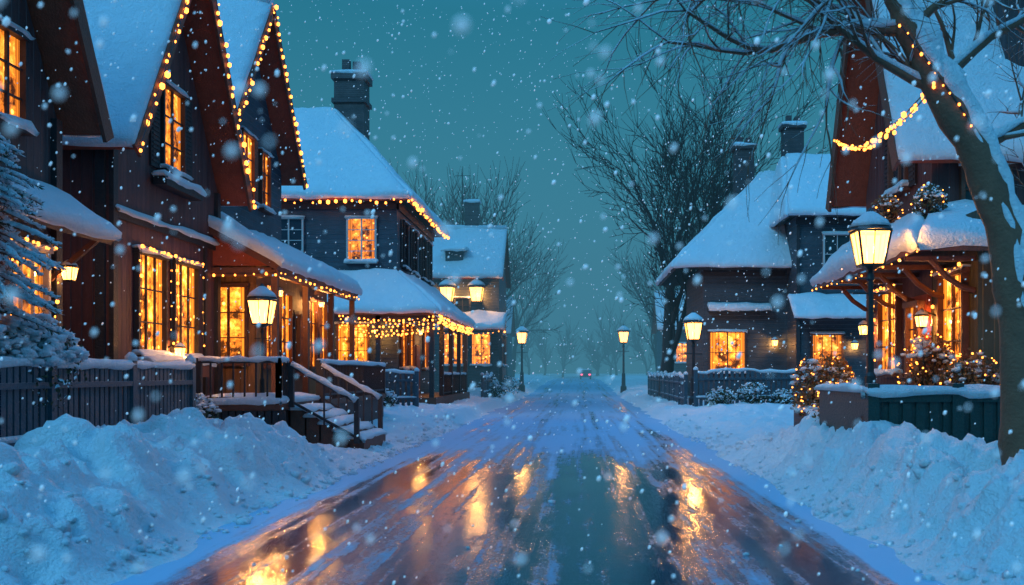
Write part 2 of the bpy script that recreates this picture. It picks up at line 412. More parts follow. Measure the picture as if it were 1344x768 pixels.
mb.obj('snow_clumps', M['snow'])
# road
m, nt, b = new_mat('icy_asphalt')
t = N(nt, 'ShaderNodeTexCoord'); s = N(nt, 'ShaderNodeSeparateXYZ'); L(nt, t.outputs['Object'], s.inputs[0])
X, Y = s.outputs[0], s.outputs[1]
track = noise(nt, objco(nt, (2.4, .05, 1)), 1.9, 5, .6)
patch = noise(nt, objco(nt, (1, .4, 1)), .7, 5, .65)
fine = noise(nt, objco(nt, (1.6, .8, 1)), 14, 4, .8)
mid = noise(nt, objco(nt, (1.5, .35, 1)), 4, 5, .7)
far = maprange(nt, Y, 15, 25, 0, .17)
edge = maprange(nt, math_n(nt, 'ABSOLUTE', math_n(nt, 'ADD', X, .45)), 2.6, 3.5, 0, .30)
rut = math_n(nt, 'COSINE', math_n(nt, 'MULTIPLY', math_n(nt, 'ADD', X, .45), 3.7))
f = math_n(nt, 'MULTIPLY', track, .5)
f = math_n(nt, 'ADD', f, math_n(nt, 'MULTIPLY', patch, .28))
f = math_n(nt, 'ADD', f, math_n(nt, 'MULTIPLY', mid, .22))
f = math_n(nt, 'ADD', f, math_n(nt, 'MULTIPLY', rut, .03))
f = math_n(nt, 'ADD', f, math_n(nt, 'MULTIPLY', math_n(nt, 'SUBTRACT', fine, .5), .24))
f = math_n(nt, 'ADD', math_n(nt, 'ADD', f, far), edge)
mask = maprange(nt, f, .50, .68)
ice = mixc(nt, mid, (.005, .018, .032), (.02, .07, .115))
L(nt, mixc(nt, math_n(nt, 'MULTIPLY', mask, .8), ice, (.36, .60, .80)), b.inputs['Base Color'])
wet = maprange(nt, patch, .38, .62, .06, .15)
L(nt, math_n(nt, 'ADD', math_n(nt, 'MULTIPLY', mask, .6), wet), b.inputs['Roughness'])
L(nt, maprange(nt, mask, 0, .7, .5, .08), b.inputs['Specular IOR Level'])
h = math_n(nt, 'ADD', math_n(nt, 'MULTIPLY', mask, .6), math_n(nt, 'MULTIPLY', fine, .18))
h = math_n(nt, 'ADD', h, math_n(nt, 'MULTIPLY', mid, .5))
bump(nt, b, h, .26, .022)
grid_obj('road', np.linspace(-4.6, 3.7, 12), np.concatenate([np.arange(-20, 60, 10), np.arange(60, 160, 4), [200, 300]]), lambda X, Y: rise(Y), m)

# ------------------------------------------------------------------ house at left edge
def cam_side(y): return Fr((0, y, 0), (1, 0, 0), (0, -1, 0))
def street_l(x): return Fr((x, 0, 0), (0, 1, 0), (1, 0, 0))
def street_r(x): return Fr((x, 0, 0), (0, 1, 0), (-1, 0, 0))
def gable_wall(T, x0, x1, y0, y1, ze, zp, mat):
    ym = (y0+y1)/2
    T.p('walls', mat).prism([(x0, y0, 0), (x0, y1, 0), (x0, y1, ze), (x0, ym, zp), (x0, y0, ze)], (x1-x0, 0, 0))

T = Thing('timber_house', (-11, 13, 0))
gable_wall(T, -15, -8.5, 10.1, 16.2, 5.85, 11.3, 'side_dark')
gable_roof(T, -15.5, -7.85, 9.7, 16.55, 5.7, 11.9, -7.85, light=False)
f = street_l(-8.5)
window(T, f, 14.35, 15.1, 5.4, 6.75, 'winA', 2, 3, shut=0)
window(T, f, 12.2, 13.0, 5.4, 6.75, 'winA', 2, 3)
window(T, f, 14.75, 15.75, 2.05, 3.6, 'winA', 3, 3, trim='white', lights=1)
window(T, f, 12.3, 13.5, 2.05, 3.6, 'winA', 3, 3, trim='white')
pr = T.p('porch_roof', 'trim_brown'); pr.slab([(-7.6, 10, 3.9), (-7.6, 16.3, 3.9), (-8.5, 16.3, 4.5), (-8.5, 10, 4.5)], .12)
T.p('porch_roof_snow', 'snow').snow((-7.58, 10, 3.9), (-7.58, 16.3, 3.9), (-8.5, 16.3, 4.5), (-8.5, 10, 4.5), .2, .3)
for y in (13.9, 16.1): f.box(T.p('corner_posts', 'trim_dark'), y-.09, y+.09, .001, .1, 0, 5.8)
for y in (11, 13.5, 16): T.p('brackets', 'trim_brown').beam((-8.5, y, 3.2), (-7.75, y, 3.85), .08, .08)
wall_lamp(T, -8.5, 16.05, 3.2, 1, 0, .5, 70)
T.build()

# ------------------------------------------------------------------ gabled house with fairy lights
T = Thing('timber_house', (-11, 21, 0))
gable_wall(T, -15, -8.5, 18.0, 23.4, 5.95, 10.1, 'side_brown')
gable_roof(T, -15.5, -7.85, 17.6, 23.8, 5.75, 10.7, -7.85, snowseed=20)
f = street_l(-8.5)
window(T, f, 19.05, 20.25, 2.05, 4.0, 'winB', 3, 3, lights=1)
window(T, f, 20.75, 21.95, 2.05, 4.0, 'winB', 3, 3, lights=1)
window(T, f, 20.2, 21.2, 5.85, 7.55, 'winA', 2, 3, shut=.42)
cp = T.p('corner_posts', 'trim_dark')
for y in (18.08, 23.28): f.box(cp, y-.09, y+.09, .001, .09, 0, 5.9)
f.box(cp, 22.5, 22.62, .001, .06, 0, 4.6)
f.box(cp, 18.2, 23.1, .001, .07, 4.55, 4.7)
T.p('ledge_snow', 'snow').snow((-8.38, 18.1, 4.702), (-8.38, 23.2, 4.702), (-8.5, 23.2, 4.702), (-8.5, 18.1, 4.702), .09, .3)
f.box(cp, 19.75, 21.65, .05, .32, 5.45, 5.62)
T.p('ledge_snow', 'snow').snow((-8.17, 19.7, 5.622), (-8.17, 21.7, 5.622), (-8.4, 21.7, 5.622), (-8.4, 19.7, 5.622), .12, .2)
f2 = cam_side(18.0)
f2.box(cp, -8.72, -8.55, .001, .08, 0, 5.8)
wall_lamp(T, -8.5, 20.5, 2.05, 1, 0, .42, 110)
f.box(T.p('window_box', 'trim_brown'), 18.95, 22.05, .09, .38, 1.62, 1.92)
T.p('ledge_snow', 'snow').snow((-8.1, 18.9, 1.925), (-8.1, 22.1, 1.925), (-8.38, 22.1, 1.925), (-8.38, 18.9, 1.925), .14, .25)
T.build()

# ------------------------------------------------------------------ second gable with sun porch, deck, stairs
T = Thing('porch_house', (-11, 27, 0))
gable_wall(T, -16, -9.0, 24.3, 30.1, 7.7, 11.3, 'side_blue')
gable_roof(T, -16.5, -8.4, 23.95, 30.45, 7.5, 11.75, -8.4, snowseed=40)
f = street_l(-9.0)
window(T, f, 26.4, 27.3, 6.35, 8.1, 'winB', 2, 3, trim='trim_brown', shut=.35, shutmat='redwood')
window(T, f, 28.0, 28.7, 6.35, 7.9, 'winA', 2, 3, trim='trim_brown')
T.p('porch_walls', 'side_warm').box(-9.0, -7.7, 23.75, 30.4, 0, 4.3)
fp = street_l(-7.7); ff = cam_side(23.75)
window(T, ff, -8.75, -7.95, 1.95, 3.75, 'winB', 2, 3, trim='trim_brown', sill=False)
for y0, y1 in ((24.2, 25.1), (25.45, 26.35)):
    window(T, fp, y0, y1, 1.9, 3.75, 'winB', 2, 3, trim='trim_brown', sill=False)
fp.box(T.p('door', 'trim_brown'), 26.75, 27.75, .001, .06, 1.1, 3.4)
window(T, Fr((-7.63, 0, 0), (0, 1, 0), (1, 0, 0)), 26.95, 27.55, 1.7, 3.2, 'winB', 2, 3, trim='trim_brown', sill=False)
for y0, y1 in ((28.1, 28.9), (29.2, 30.0)):
    window(T, fp, y0, y1, 1.9, 3.75, 'winB', 2, 3, trim='trim_brown', sill=False)
pr = T.p('porch_roof', 'trim_brown')
pr.slab([(-6.9, 22.9, 4.2), (-6.9, 31.2, 4.2), (-9.0, 31.2, 5.35), (-9.0, 22.9, 5.35)], .14)
T.p('porch_roof_snow', 'snow').snow((-6.88, 22.85, 4.2), (-6.88, 31.2, 4.2), (-9.0, 31.2, 5.35), (-9.0, 22.85, 5.35), .28, .3, 9)
T.p('porch_gable', 'redwood').prism([(-9.0, 23.1, 4.2), (-7.1, 23.1, 4.2), (-9.0, 23.1, 5.15)], (0, .06, 0))
bm = T.p('porch_beams', 'trim_brown'); bm.box(-7.1, -6.95, 23.0, 31.0, 3.95, 4.1); bm.box(-9, -7.1, 23.0, 23.12, 3.95, 4.15)
for y in (23.1, 25.7, 28.3, 30.9): bm.box(-7.12, -6.98, y-.07, y+.07, 1.1, 3.95)
string(T, (-6.86, 22.9, 4.05), (-6.86, 31.1, 4.05), .4, .028, .03)
string(T, (-8.9, 22.95, 4.02), (-7.0, 22.95, 4.02), .22, .028, .02)
for y in (24.6, 28.6):
    lantern(T, -7.4, y, 3.6, .34, 190)  # small lanterns added so the porch wall glows warm
dk = T.p('deck', 'trim_brown'); dk.box(-7.68, -6.0, 20.0, 30.9, .95, 1.08)
for x in np.arange(-7.6, -5.95, .145): T.p('deck_skirt', 'trim_dark').box(x, x+.11, 19.98, 20.02, .2, .94)
T.p('deck_base', 'trim_dark').box(-7.6, -6.05, 20.08, 30.8, .1, .94)
T.p('deck_snow', 'snow').snow((-7.66, 20.02, 1.082), (-6.02, 20.02, 1.082), (-6.02, 24, 1.082), (-7.66, 24, 1.082), .16, .3)
railing(T, (-7.65, 20.05, 1.08), (-6.05, 20.05, 1.08), .85, .2); railing(T, (-6.05, 20.05, 1.08), (-6.05, 20.55, 1.08)); railing(T, (-6.05, 23.1, 1.08), (-6.05, 30.8, 1.08))
for i in range(5):
    z = 1.08-.15*(i+1); x = -6.0+.30*i
    T.p('steps', 'trim_brown').box(x, x+.33, 20.7, 23.0, .05, z)
    T.p('steps_snow', 'snow').snow((x+.31, 20.7, z+.002), (x+.31, 23.0, z+.002), (x+.01, 23.0, z+.002), (x+.01, 20.7, z+.002), .1, .2, i)
railing(T, (-5.95, 20.6, 1.0), (-4.6, 20.6, .25), .85, .65); railing(T, (-5.95, 23.05, 1.0), (-4.6, 23.05, .25), .85, .2)
post(T, -6.45, 20.25, 1.05, 2.62, .7); lantern(T, -6.45, 20.25, 2.7, 1.15, 360)
T.build()

# ------------------------------------------------------------------ big slate house with hip roof
T = Thing('slate_house', (-11.5, 46, 0))
w = T.p('walls', 'side_blue'); w.box(-16.5, -7.5, 41, 51, 0, 8.9)
def hip(T, x0, x1, y0, y1, ze, zr, rx0, rx1, ry0, ry1, th=.35, st=.5, mat='redwood'):
    r = T.p('roof_boards', mat); s = T.p('roof_snow', 'snow')
    a, b, c, d = (x0, y0, ze), (x1, y0, ze), (x1, y1, ze), (x0, y1, ze)
    A, B, C, D = (rx0, ry0, zr), (rx1, ry0, zr), (rx1, ry1, zr), (rx0, ry1, zr)
    for q in ((a, b, B, A), (b, c, C, B), (c, d, D, C), (d, a, A, D)):
        r.slab(q, .15); s.snow(*q, th, st, q[0][0])
hip(T, -17.1, -6.9, 40.4, 51.6, 8.85, 13.8, -13.2, -11.4, 45.9, 46.1, .25)
f = cam_side(41); fs = street_l(-7.5)
window(T, f, -9.5, -8.4, 6.3, 8.05, 'winA', 2, 4, trim='white')
window(T, f, -12.5, -11.4, 6.3, 8.05, 'winD', 2, 4, trim='white')
for y in (42.2, 44.6, 47.2, 49.2): window(T, fs, y, y+.9, 6.2, 8.1, 'winD', 2, 4, shut=.35)
tr = T.p('trim', 'trim_dark'); tr.box(-16.6, -7.4, 40.93, 40.995, 8.45, 8.7); tr.box(-7.495, -7.42, 40.93, 51, 8.45, 8.7)
string(T, (-16.5, 40.3, 8.75), (-6.85, 40.3, 8.75), .33, .065, .03); string(T, (-6.8, 40.3, 8.75), (-6.8, 51.5, 8.75), .36, .065, .03)
ch = T.p('chimney', 'brick'); ch.box(-11.4, -10.0, 46.3, 47.5, 10, 15.4); ch.box(-11.52, -9.88, 46.18, 47.62, 15.4, 15.7)
ch.box(-11.5, -9.9, 46.2, 47.6, 14.3, 14.5)
ch.box(-11.1, -10.75, 46.6, 46.95, 15.7, 16.4); ch.box(-10.6, -10.25, 46.6, 46.95, 15.7, 16.3)
T.p('chimney_snow', 'snow').snow((-11.52, 46.18, 15.7), (-9.88, 46.18, 15.7), (-9.88, 47.62, 15.7), (-11.52, 47.62, 15.7), .14, .3)
pr = T.p('porch_roof', 'trim_brown'); sn = T.p('porch_roof_snow', 'snow')
q1 = ((-13, 38.9, 4.1), (-5.5, 38.9, 4.1), (-7.5, 41, 5.8), (-13, 41, 5.8)); q2 = ((-5.5, 38.9, 4.1), (-5.5, 51, 4.1), (-7.5, 51, 5.8), (-7.5, 41, 5.8))
for q in (q1, q2): pr.slab(q, .15); sn.snow(*q, .28, .35, 2)
pb = T.p('porch_posts', 'trim_dark')
for x in (-12.6, -10.2, -7.9, -5.8): pb.box(x-.09, x+.09, 39.1, 39.28, .3, 4.0)
for y in (42, 45, 48, 50.7): pb.box(-5.89, -5.71, y-.09, y+.09, .3, 4.0)
pb.box(-12.7, -5.7, 39.1, 39.3, 3.75, 3.98); pb.box(-5.9, -5.7, 39.3, 50.9, 3.75, 3.98)
T.p('porch_floor', 'trim_brown').box(-13, -5.6, 39, 51, .1, .75)
window(T, f, -9.9, -8.7, 2.1, 3.7, 'winB', 3, 3, trim='trim_brown'); window(T, f, -12.2, -11, 2.1, 3.7, 'winB', 3, 3, trim='trim_brown')
for y in (41.6, 43.6, 47.6, 49.4): window(T, fs, y, y+1.1, 1.9, 3.8, 'winB', 2, 3, trim='trim_brown')
fs.box(T.p('door', 'redwood'), 45.6, 46.6, .001, .06, .75, 3.0)
railing(T, (-12.6, 39.15, .75), (-7.9, 39.15, .75), .9, .2); railing(T, (-5.8, 42, .75), (-5.8, 50.7, .75), .9, .25)
for k in range(6):
    string(T, (-9.4+.1*k, 38.95-.03*k, 4.0-.13*k), (-5.5, 38.95-.03*k, 3.98-.10*k), .19, .036, .18+.1*random.random())
string(T, (-12.8, 38.85, 4.02), (-9.4, 38.85, 4.02), .28, .04, .1)
for k in range(3): string(T, (-5.45, 38.9, 4.0-.12*k), (-5.45, 50.8, 4.0-.1*k), .3, .04, .12)
for x in (-10.8, -8.2): lantern(T, x, 40.2, 3.3, .4, 200)  # lanterns added to spill warm light under the porch roof
for y in (41.5, 48): lantern(T, -6.6, y, 3.3, .4, 190)  # more added lanterns, for warm spill along the street side
T.build()

# ------------------------------------------------------------------ distant house, left
T = Thing('corner_house', (-8.5, 64, 0))
gable_wall(T, -12, -4.95, 61.5, 67.5, 7.7, 10.6, 'side_grey')
gable_roof(T, -12.4, -4.7, 61, 68, 7.6, 10.95, -4.7, light=False, th=.25, snowseed=60)
T.p('chimney', 'brick').box(-7.4, -6.5, 64.4, 65.2, 9.5, 12.8)
T.p('chimney_snow', 'snow').snow((-7.45, 64.35, 12.8), (-6.45, 64.35, 12.8), (-6.45, 65.25, 12.8), (-7.45, 65.25, 12.8), .15, .3)
T.p('antenna', 'metal').tube([(-7.6, 65, 10), (-7.6, 65, 15.2)], [.04, .02], 5)
T.p('antenna', 'metal').beam((-8.1, 65, 14.6), (-7.1, 65, 14.6), .03, .03)
dm = T.p('dormer', 'side_grey'); dm.box(-8.3, -7.2, 61.8, 64, 7.7, 9.3)
T.p('roof_snow', 'snow').snow((-8.5, 61.5, 9.3), (-7.0, 61.5, 9.3), (-7.0, 64, 9.6), (-8.5, 64, 9.6), .2, .4)
f = cam_side(61.5)
for x in (-8.1, -6.3): wall_lamp(T, x, 61.45, 6.1, 0, -1, 2.1, 480)
window(T, f, -8.3, -7.2, 2.2, 4.1, 'winB', 2, 3); window(T, f, -6.6, -5.5, 2.2, 4.1, 'winB', 2, 3)
window(T, f, -7.6, -6.8, 5.1, 6.3, 'winD', 2, 3)
fs = street_l(-4.95)
for y in (62.5, 65): window(T, fs, y, y+1.1, 2.2, 4.1, 'winB', 2, 3)
T.p('porch_roof', 'trim_brown').slab([(-9, 59.6, 4.4), (-4.5, 59.6, 4.4), (-4.5, 61.5, 5.3), (-9, 61.5, 5.3)], .15)
T.p('porch_roof_snow', 'snow').snow((-9, 59.6, 4.4), (-4.5, 59.6, 4.4), (-4.5, 61.5, 5.3), (-9, 61.5, 5.3), .3, .4)
for x in (-8.8, -6.8, -4.7): T.p('porch_posts', 'trim_dark').box(x-.1, x+.1, 59.7, 59.9, .3, 4.3)
string(T, (-9, 59.5, 4.25), (-4.5, 59.5, 4.25), .3, .05, .15)
for i in range(4): T.p('steps', 'snow').box(-6.6, -5.0, 57.9+.4*i, 58.3+.4*i, .1, .35+.17*i)
T.build()
for (x0, x1, st, yy) in ((-13.5, -6.6, -6.3, 92), (7.0, 13, 6.6, 84)):
    T = Thing('distant_cottage', ((x0+x1)/2, yy+3, 0)); lo, hi = (x0-.4, st) if x0 < 0 else (st, x1+.4)
    gable_wall(T, x0, x1, yy, yy+6, 5.5, 8.2, 'side_grey'); gable_roof(T, lo, hi, yy-.5, yy+6.5, 5.4, 8.6, st, light=False, th=.25, snowseed=yy)
    T.p('chimney', 'brick').box(x0+2, x0+2.9, yy+2.6, yy+3.4, 7, 9.9)
    fc_ = cam_side(yy)
    for a in (1.2, 3.0, 4.8): window(T, fc_, x0+a, x0+a+1.0, 2.6, 4.2, 'winB', 2, 2)
    T.build()

# ------------------------------------------------------------------ right foreground house
T = Thing('red_gable_house', (9, 19.5, 0))
gable_wall(T, 6.2, 14, 17.5, 21.5, 5.5, 9.9, 'side_brown')
gable_roof(T, 5.5, 14.5, 17.15, 21.85, 5.4, 10.5, 5.5, light=False, snowseed=80)
T.p('lower_walls', 'side_olive').box(6.21, 14, 15.5, 21.45, 0, 4.25)
T.p('dormer', 'side_dark').box(7.6, 13.5, 17.75, 19.5, 6.9, 11.5)
T.p('dormer_roof', 'redwood').box(7.2, 13.9, 17.3, 19.6, 11.5, 11.65)
fdm = cam_side(17.75); window(T, fdm, 8.3, 9.2, 8.2, 9.6, 'winD', 2, 3); window(T, fdm, 10, 10.9, 8.2, 9.6, 'winD', 2, 3)
f = street_r(6.2); fc = cam_side(17.5)
window(T, fc, 6.75, 7.5, 4.55, 5.3, 'winD', 2, 2, trim='trim_brown')
window(T, fc, 8.2, 9.2, 4.55, 5.3, 'winD', 2, 2, trim='trim_brown')
window(T, f, 18.7, 19.6, 5.2, 6.8, 'winD', 2, 3, trim='trim_brown', shut=.35)
ar = T.p('awning_roof', 'trim_brown'); an = T.p('awning_snow', 'snow')
q1 = ((5.0, 14.6, 3.6), (5.0, 21.2, 3.6), (6.2, 21.2, 4.45), (6.2, 17.5, 4.45)); q2 = ((5.0, 14.6, 3.6), (14, 14.6, 3.6), (14, 17.5, 4.45), (6.2, 17.5, 4.45))
for q in (q1, q2): ar.slab(q, .1); an.snow(*q, .24, .25, 4)
for y in (15.6, 16.9, 18.2, 19.5, 20.9):
    br = T.p('brackets', 'trim_brown')
    br.tube([(6.2, y, 3.0), (6.0, y, 3.05), (5.75, y, 3.22), (5.5, y, 3.5)], [.05]*4, 6); br.beam((6.2, y, 3.5), (5.1, y, 3.5), .08, .08)
window(T, f, 15.9, 16.9, 1.7, 3.3, 'winB', 2, 3, trim='trim_brown', lights=1)
f.box(T.p('door', 'redwood'), 17.5, 18.5, .011, .08, .8, 3.1)
window(T, Fr((6.11, 0, 0), (0, 1, 0), (-1, 0, 0)), 17.7, 18.3, 1.7, 2.9, 'winB', 2, 3, trim='trim_brown', sill=False)
window(T, f, 19.2, 20.3, 1.7, 3.3, 'winB', 2, 3, trim='trim_brown', lights=1)
fl = cam_side(15.5); window(T, fl, 7.0, 8.2, 1.8, 3.2, 'winA', 2, 3, trim='trim_brown')
for y in (17.2, 20.7): wall_lamp(T, 6.2, y, 2.5, -1, 0, .45, 120)  # wall lamps added for warm spill under the awning
for i in range(4):
    z = .3+.14*(i+1); T.p('steps', 'redwood').box(4.75+.3*i, 5.06+.3*i, 17.4, 18.8, .1, z)
    T.p('steps_snow', 'snow').snow((4.76+.3*i, 17.4, z+.002), (4.76+.3*i, 18.8, z+.002), (5.0+.3*i, 18.8, z+.002), (5.0+.3*i, 17.4, z+.002), .06, .2)
T.p('porch_floor', 'redwood').box(5.1, 6.2, 15.6, 21.3, .1, .8)
string(T, (4.96, 14.6, 3.5), (4.96, 21.2, 3.5), .4, .018, .05)
T.build()

# ------------------------------------------------------------------ far right house
T = Thing('grey_house', (8, 47, 0))
w = T.p('walls', 'side_grey'); w.box(5.5, 13.5, 44, 51, 0, 6.45); w.box(9.2, 14.5, 41.8, 50.5, 0, 8.4)
hip(T, 4.1, 13.9, 43.2, 51.8, 6.35, 11.2, 8.8, 12, 47.4, 47.6, .2, .5, 'trim_dark')
r = T.p('roof_boards', 'trim_dark'); s = T.p('roof_snow', 'snow')
for q in (((8.7, 41.2, 8.3), (15, 41.2, 8.3), (14.2, 45.6, 11.6), (9.5, 45.6, 11.6)), ((8.7, 51, 8.3), (15, 51, 8.3), (14.2, 45.6, 11.6), (9.5, 45.6, 11.6)), ((8.7, 51, 8.3), (8.7, 41.2, 8.3), (9.5, 45.6, 11.6), (9.5, 45.6, 11.6))):
    r.slab(q, .15); s.snow(*q, .2, .5, 7)
tr = T.p('trim', 'trim_dark'); tr.box(9.1, 14.5, 41.73, 41.795, 7.95, 8.2); tr.box(5.4, 9.1, 43.93, 43.995, 6.0, 6.2); tr.box(9.12, 9.26, 41.72, 41.79, 0, 7.9)
for (x, y, z0, z1) in ((7.9, 47.8, 9, 12.4), (9.9, 46.2, 9.5, 13.0)):
    ch = T.p('chimney', 'brick'); ch.box(x-.45, x+.45, y-.4, y+.4, z0, z1); ch.box(x-.55, x+.55, y-.5, y+.5, z1, z1+.18)
    ch.box(x-.3, x-.05, y-.1, y+.15, z1+.18, z1+.65); ch.box(x+.1, x+.32, y-.1, y+.15, z1+.18, z1+.6)
    T.p('chimney_snow', 'snow').snow((x-.55, y-.5, z1+.18), (x+.55, y-.5, z1+.18), (x+.55, y+.5, z1+.18), (x-.55, y+.5, z1+.18), .13, .3)
f = cam_side(44); f2 = cam_side(41.8)
window(T, f, 5.8, 7.3, 1.75, 3.5, 'winB', 4, 2, trim='trim_brown'); window(T, f2, 9.8, 11.0, 1.9, 3.3, 'winA', 3, 2, trim='trim_brown')
window(T, f2, 10.3, 11.9, 5.9, 7.5, 'winD', 3, 2, trim='white')
lw = T.p('canopy', 'trim_dark')
lw.box(5.7, 8.4, 43.55, 43.995, 4.4, 4.5); T.p('canopy_snow', 'snow').snow((5.7, 43.55, 4.5), (8.4, 43.55, 4.5), (8.4, 44, 4.62), (5.7, 44, 4.62), .2, .3)
lw.slab([(8.8, 40.6, 4.0), (12.2, 40.6, 4.0), (12.2, 41.8, 4.9), (8.8, 41.8, 4.9)], .12)
T.p('canopy_snow', 'snow').snow((8.8, 40.6, 4.0), (12.2, 40.6, 4.0), (12.2, 41.8, 4.9), (8.8, 41.8, 4.9), .24, .3)
for x in (8.95, 12.05): lw.box(x-.07, x+.07, 40.7, 40.84, .2, 3.95)
wall_lamp(T, 8.6, 44, 2.9, 0, -1, .6, 100); wall_lamp(T, 11.5, 41.8, 2.7, 0, -1, .6, 80)
T.build()

# ------------------------------------------------------------------ fences
def picket(name, a, b, h, sp=.15, wd=.10, cap=True, mat='fence', top=None):
    T = Thing(name, ((a[0]+b[0])/2, (a[1]+b[1])/2, 0)); a = V3((*a, 0)); b = V3((*b, 0)); ln = (b-a).length; d = (b-a)/ln
    n = int(ln/sp); m = T.p('pickets', mat); nrm = V3((-d.y, d.x, 0))
    for i in range(n+1):
        p = a+d*(i*sp); g = gz(p.x, p.y); zt = (top if top else g+h)+random.uniform(-.015, .015)
        lean = random.uniform(-.012, .012); off = nrm*random.uniform(-.006, .006)
        m.add([p+off+nrm*.012*s2+d*e*wd/2+V3((0, 0, z))+d*(lean if z > g+.3 else 0) for s2 in (-1, 1) for (e, z) in ((-1, g-.3), (1, g-.3), (1, zt), (0, zt+.05), (-1, zt))],
              [(0, 1, 2, 3, 4), (9, 8, 7, 6, 5)]+[(k, k+5, (k+1) % 5+5, (k+1) % 5) for k in range(5)])
    k = max(1, int(ln/2.2))
    for i in range(k+1):
        p = a+d*(ln*i/k); g = gz(p.x, p.y); zt = (top if top else g+h)
        T.p('posts', mat).box(p.x-.07, p.x+.07, p.y-.07, p.y+.07, g-.3, zt+.12)
        T.p('snow_caps', 'snow').tube([p+V3((0, 0, zt+.1)), p+V3((0, 0, zt+.17)), p+V3((0, 0, zt+.24))], [.1, .1, .03], 8)
    for zz in (.25, .8):
        for sg in (-1, 1):
            pa = a+nrm*.04*sg; pb = b+nrm*.04*sg
            A = pa+V3((0, 0, gz(a.x, a.y)+zz*h)); B = pb+V3((0, 0, gz(b.x, b.y)+zz*h))
            if top: A.z = B.z = top-h*(1-zz)
            T.p('rails', mat).beam(A, B, .05, .08)
            if sg < 0 and zz < .5: T.p('snow_caps', 'snow').tube([A.lerp(B, i/20)+V3((0, 0, .05)) for i in range(21)], [.03+.025*float(vn(i*.7, 9.3, 4)) for i in range(21)], 6)
    if cap:
        q = int(ln*5); pts = [a.lerp(b, i/q)+V3((0, 0, (top if top else gz(*a.lerp(b, i/q).xy)+h)+.03+.02*random.random())) for i in range(q+1)]
        T.p('snow_caps', 'snow').tube(pts, [.045+.055*float(vn(i*.6, 3.3, 4)) for i in range(q+1)], 7)
    T.build()
picket('picket_fence', (-7.1, 8.5), (-7.1, 18.2), 1.3, .15, .105, True, 'fence', 1.80)
picket('picket_fence', (-9.5, 36.8), (-6.0, 36.8), 1.2, .2, .12)
picket('picket_fence', (-5.1, 52.5), (-5.1, 58), 1.1, .2, .12)
picket('picket_fence', (4.5, 38.4), (8.8, 38.4), 1.3, .2, .13)
picket('picket_fence', (4.35, 40.6), (4.35, 62), 1.2, .22, .13)
T = Thing('green_garden_fence', (5.3, 14, 0)); g = T.p('panels', 'green')
g.box(4.15, 7.6, 13.99, 14.03, .2, 1.42); g.box(4.1, 7.6, 13.93, 13.985, 1.30, 1.42); g.box(4.1, 7.6, 13.93, 13.985, .45, .58)
for x in (4.12, 5.3, 6.5, 7.6): g.box(x-.08, x+.08, 13.91, 14.07, .2, 1.56)
for x in np.arange(4.35, 7.5, .19): g.box(x, x+.13, 13.965, 13.988, .58, 1.3)
g.box(4.08, 4.14, 14.1, 16.9, .2, 1.42)
T.p('fence_snow', 'snow').snow((4.05, 13.9, 1.422), (7.6, 13.9, 1.422), (7.6, 14.08, 1.422), (4.05, 14.08, 1.422), .13, .15)
T.p('fence_snow', 'snow').snow((4.04, 14.1, 1.422), (4.18, 14.1, 1.422), (4.18, 16.9, 1.422), (4.04, 16.9, 1.422), .11, .15)
T.build()
T = Thing('garden_planter', (4.75, 19.6, 0)); T.p('brickwork', 'brick').box(4.4, 5.2, 19.0, 20.4, .1, .95)
T.p('planter_snow', 'snow').snow((4.38, 18.98, .952), (5.22, 18.98, .952), (5.22, 20.42, .952), (4.38, 20.42, .952), .1, .2); T.build()

# ------------------------------------------------------------------ lamps
def street_lamp(x, y, h, s, w):
    T = Thing('street_lamp', (x, y, 0)); g = gz(x, y); post(T, x, y, g-.1, g+h, s); lantern(T, x, y, g+h+.05*s, s, w); T.build()
street_lamp(4.2, 14.35, 2.3, 1.15, 340)
street_lamp(4.55, 39.6, 2.55, 1.6, 480)
street_lamp(-4.25, 74, 3.4, 1.9, 700)
street_lamp(3.35, 75, 3.6, 1.9, 700)

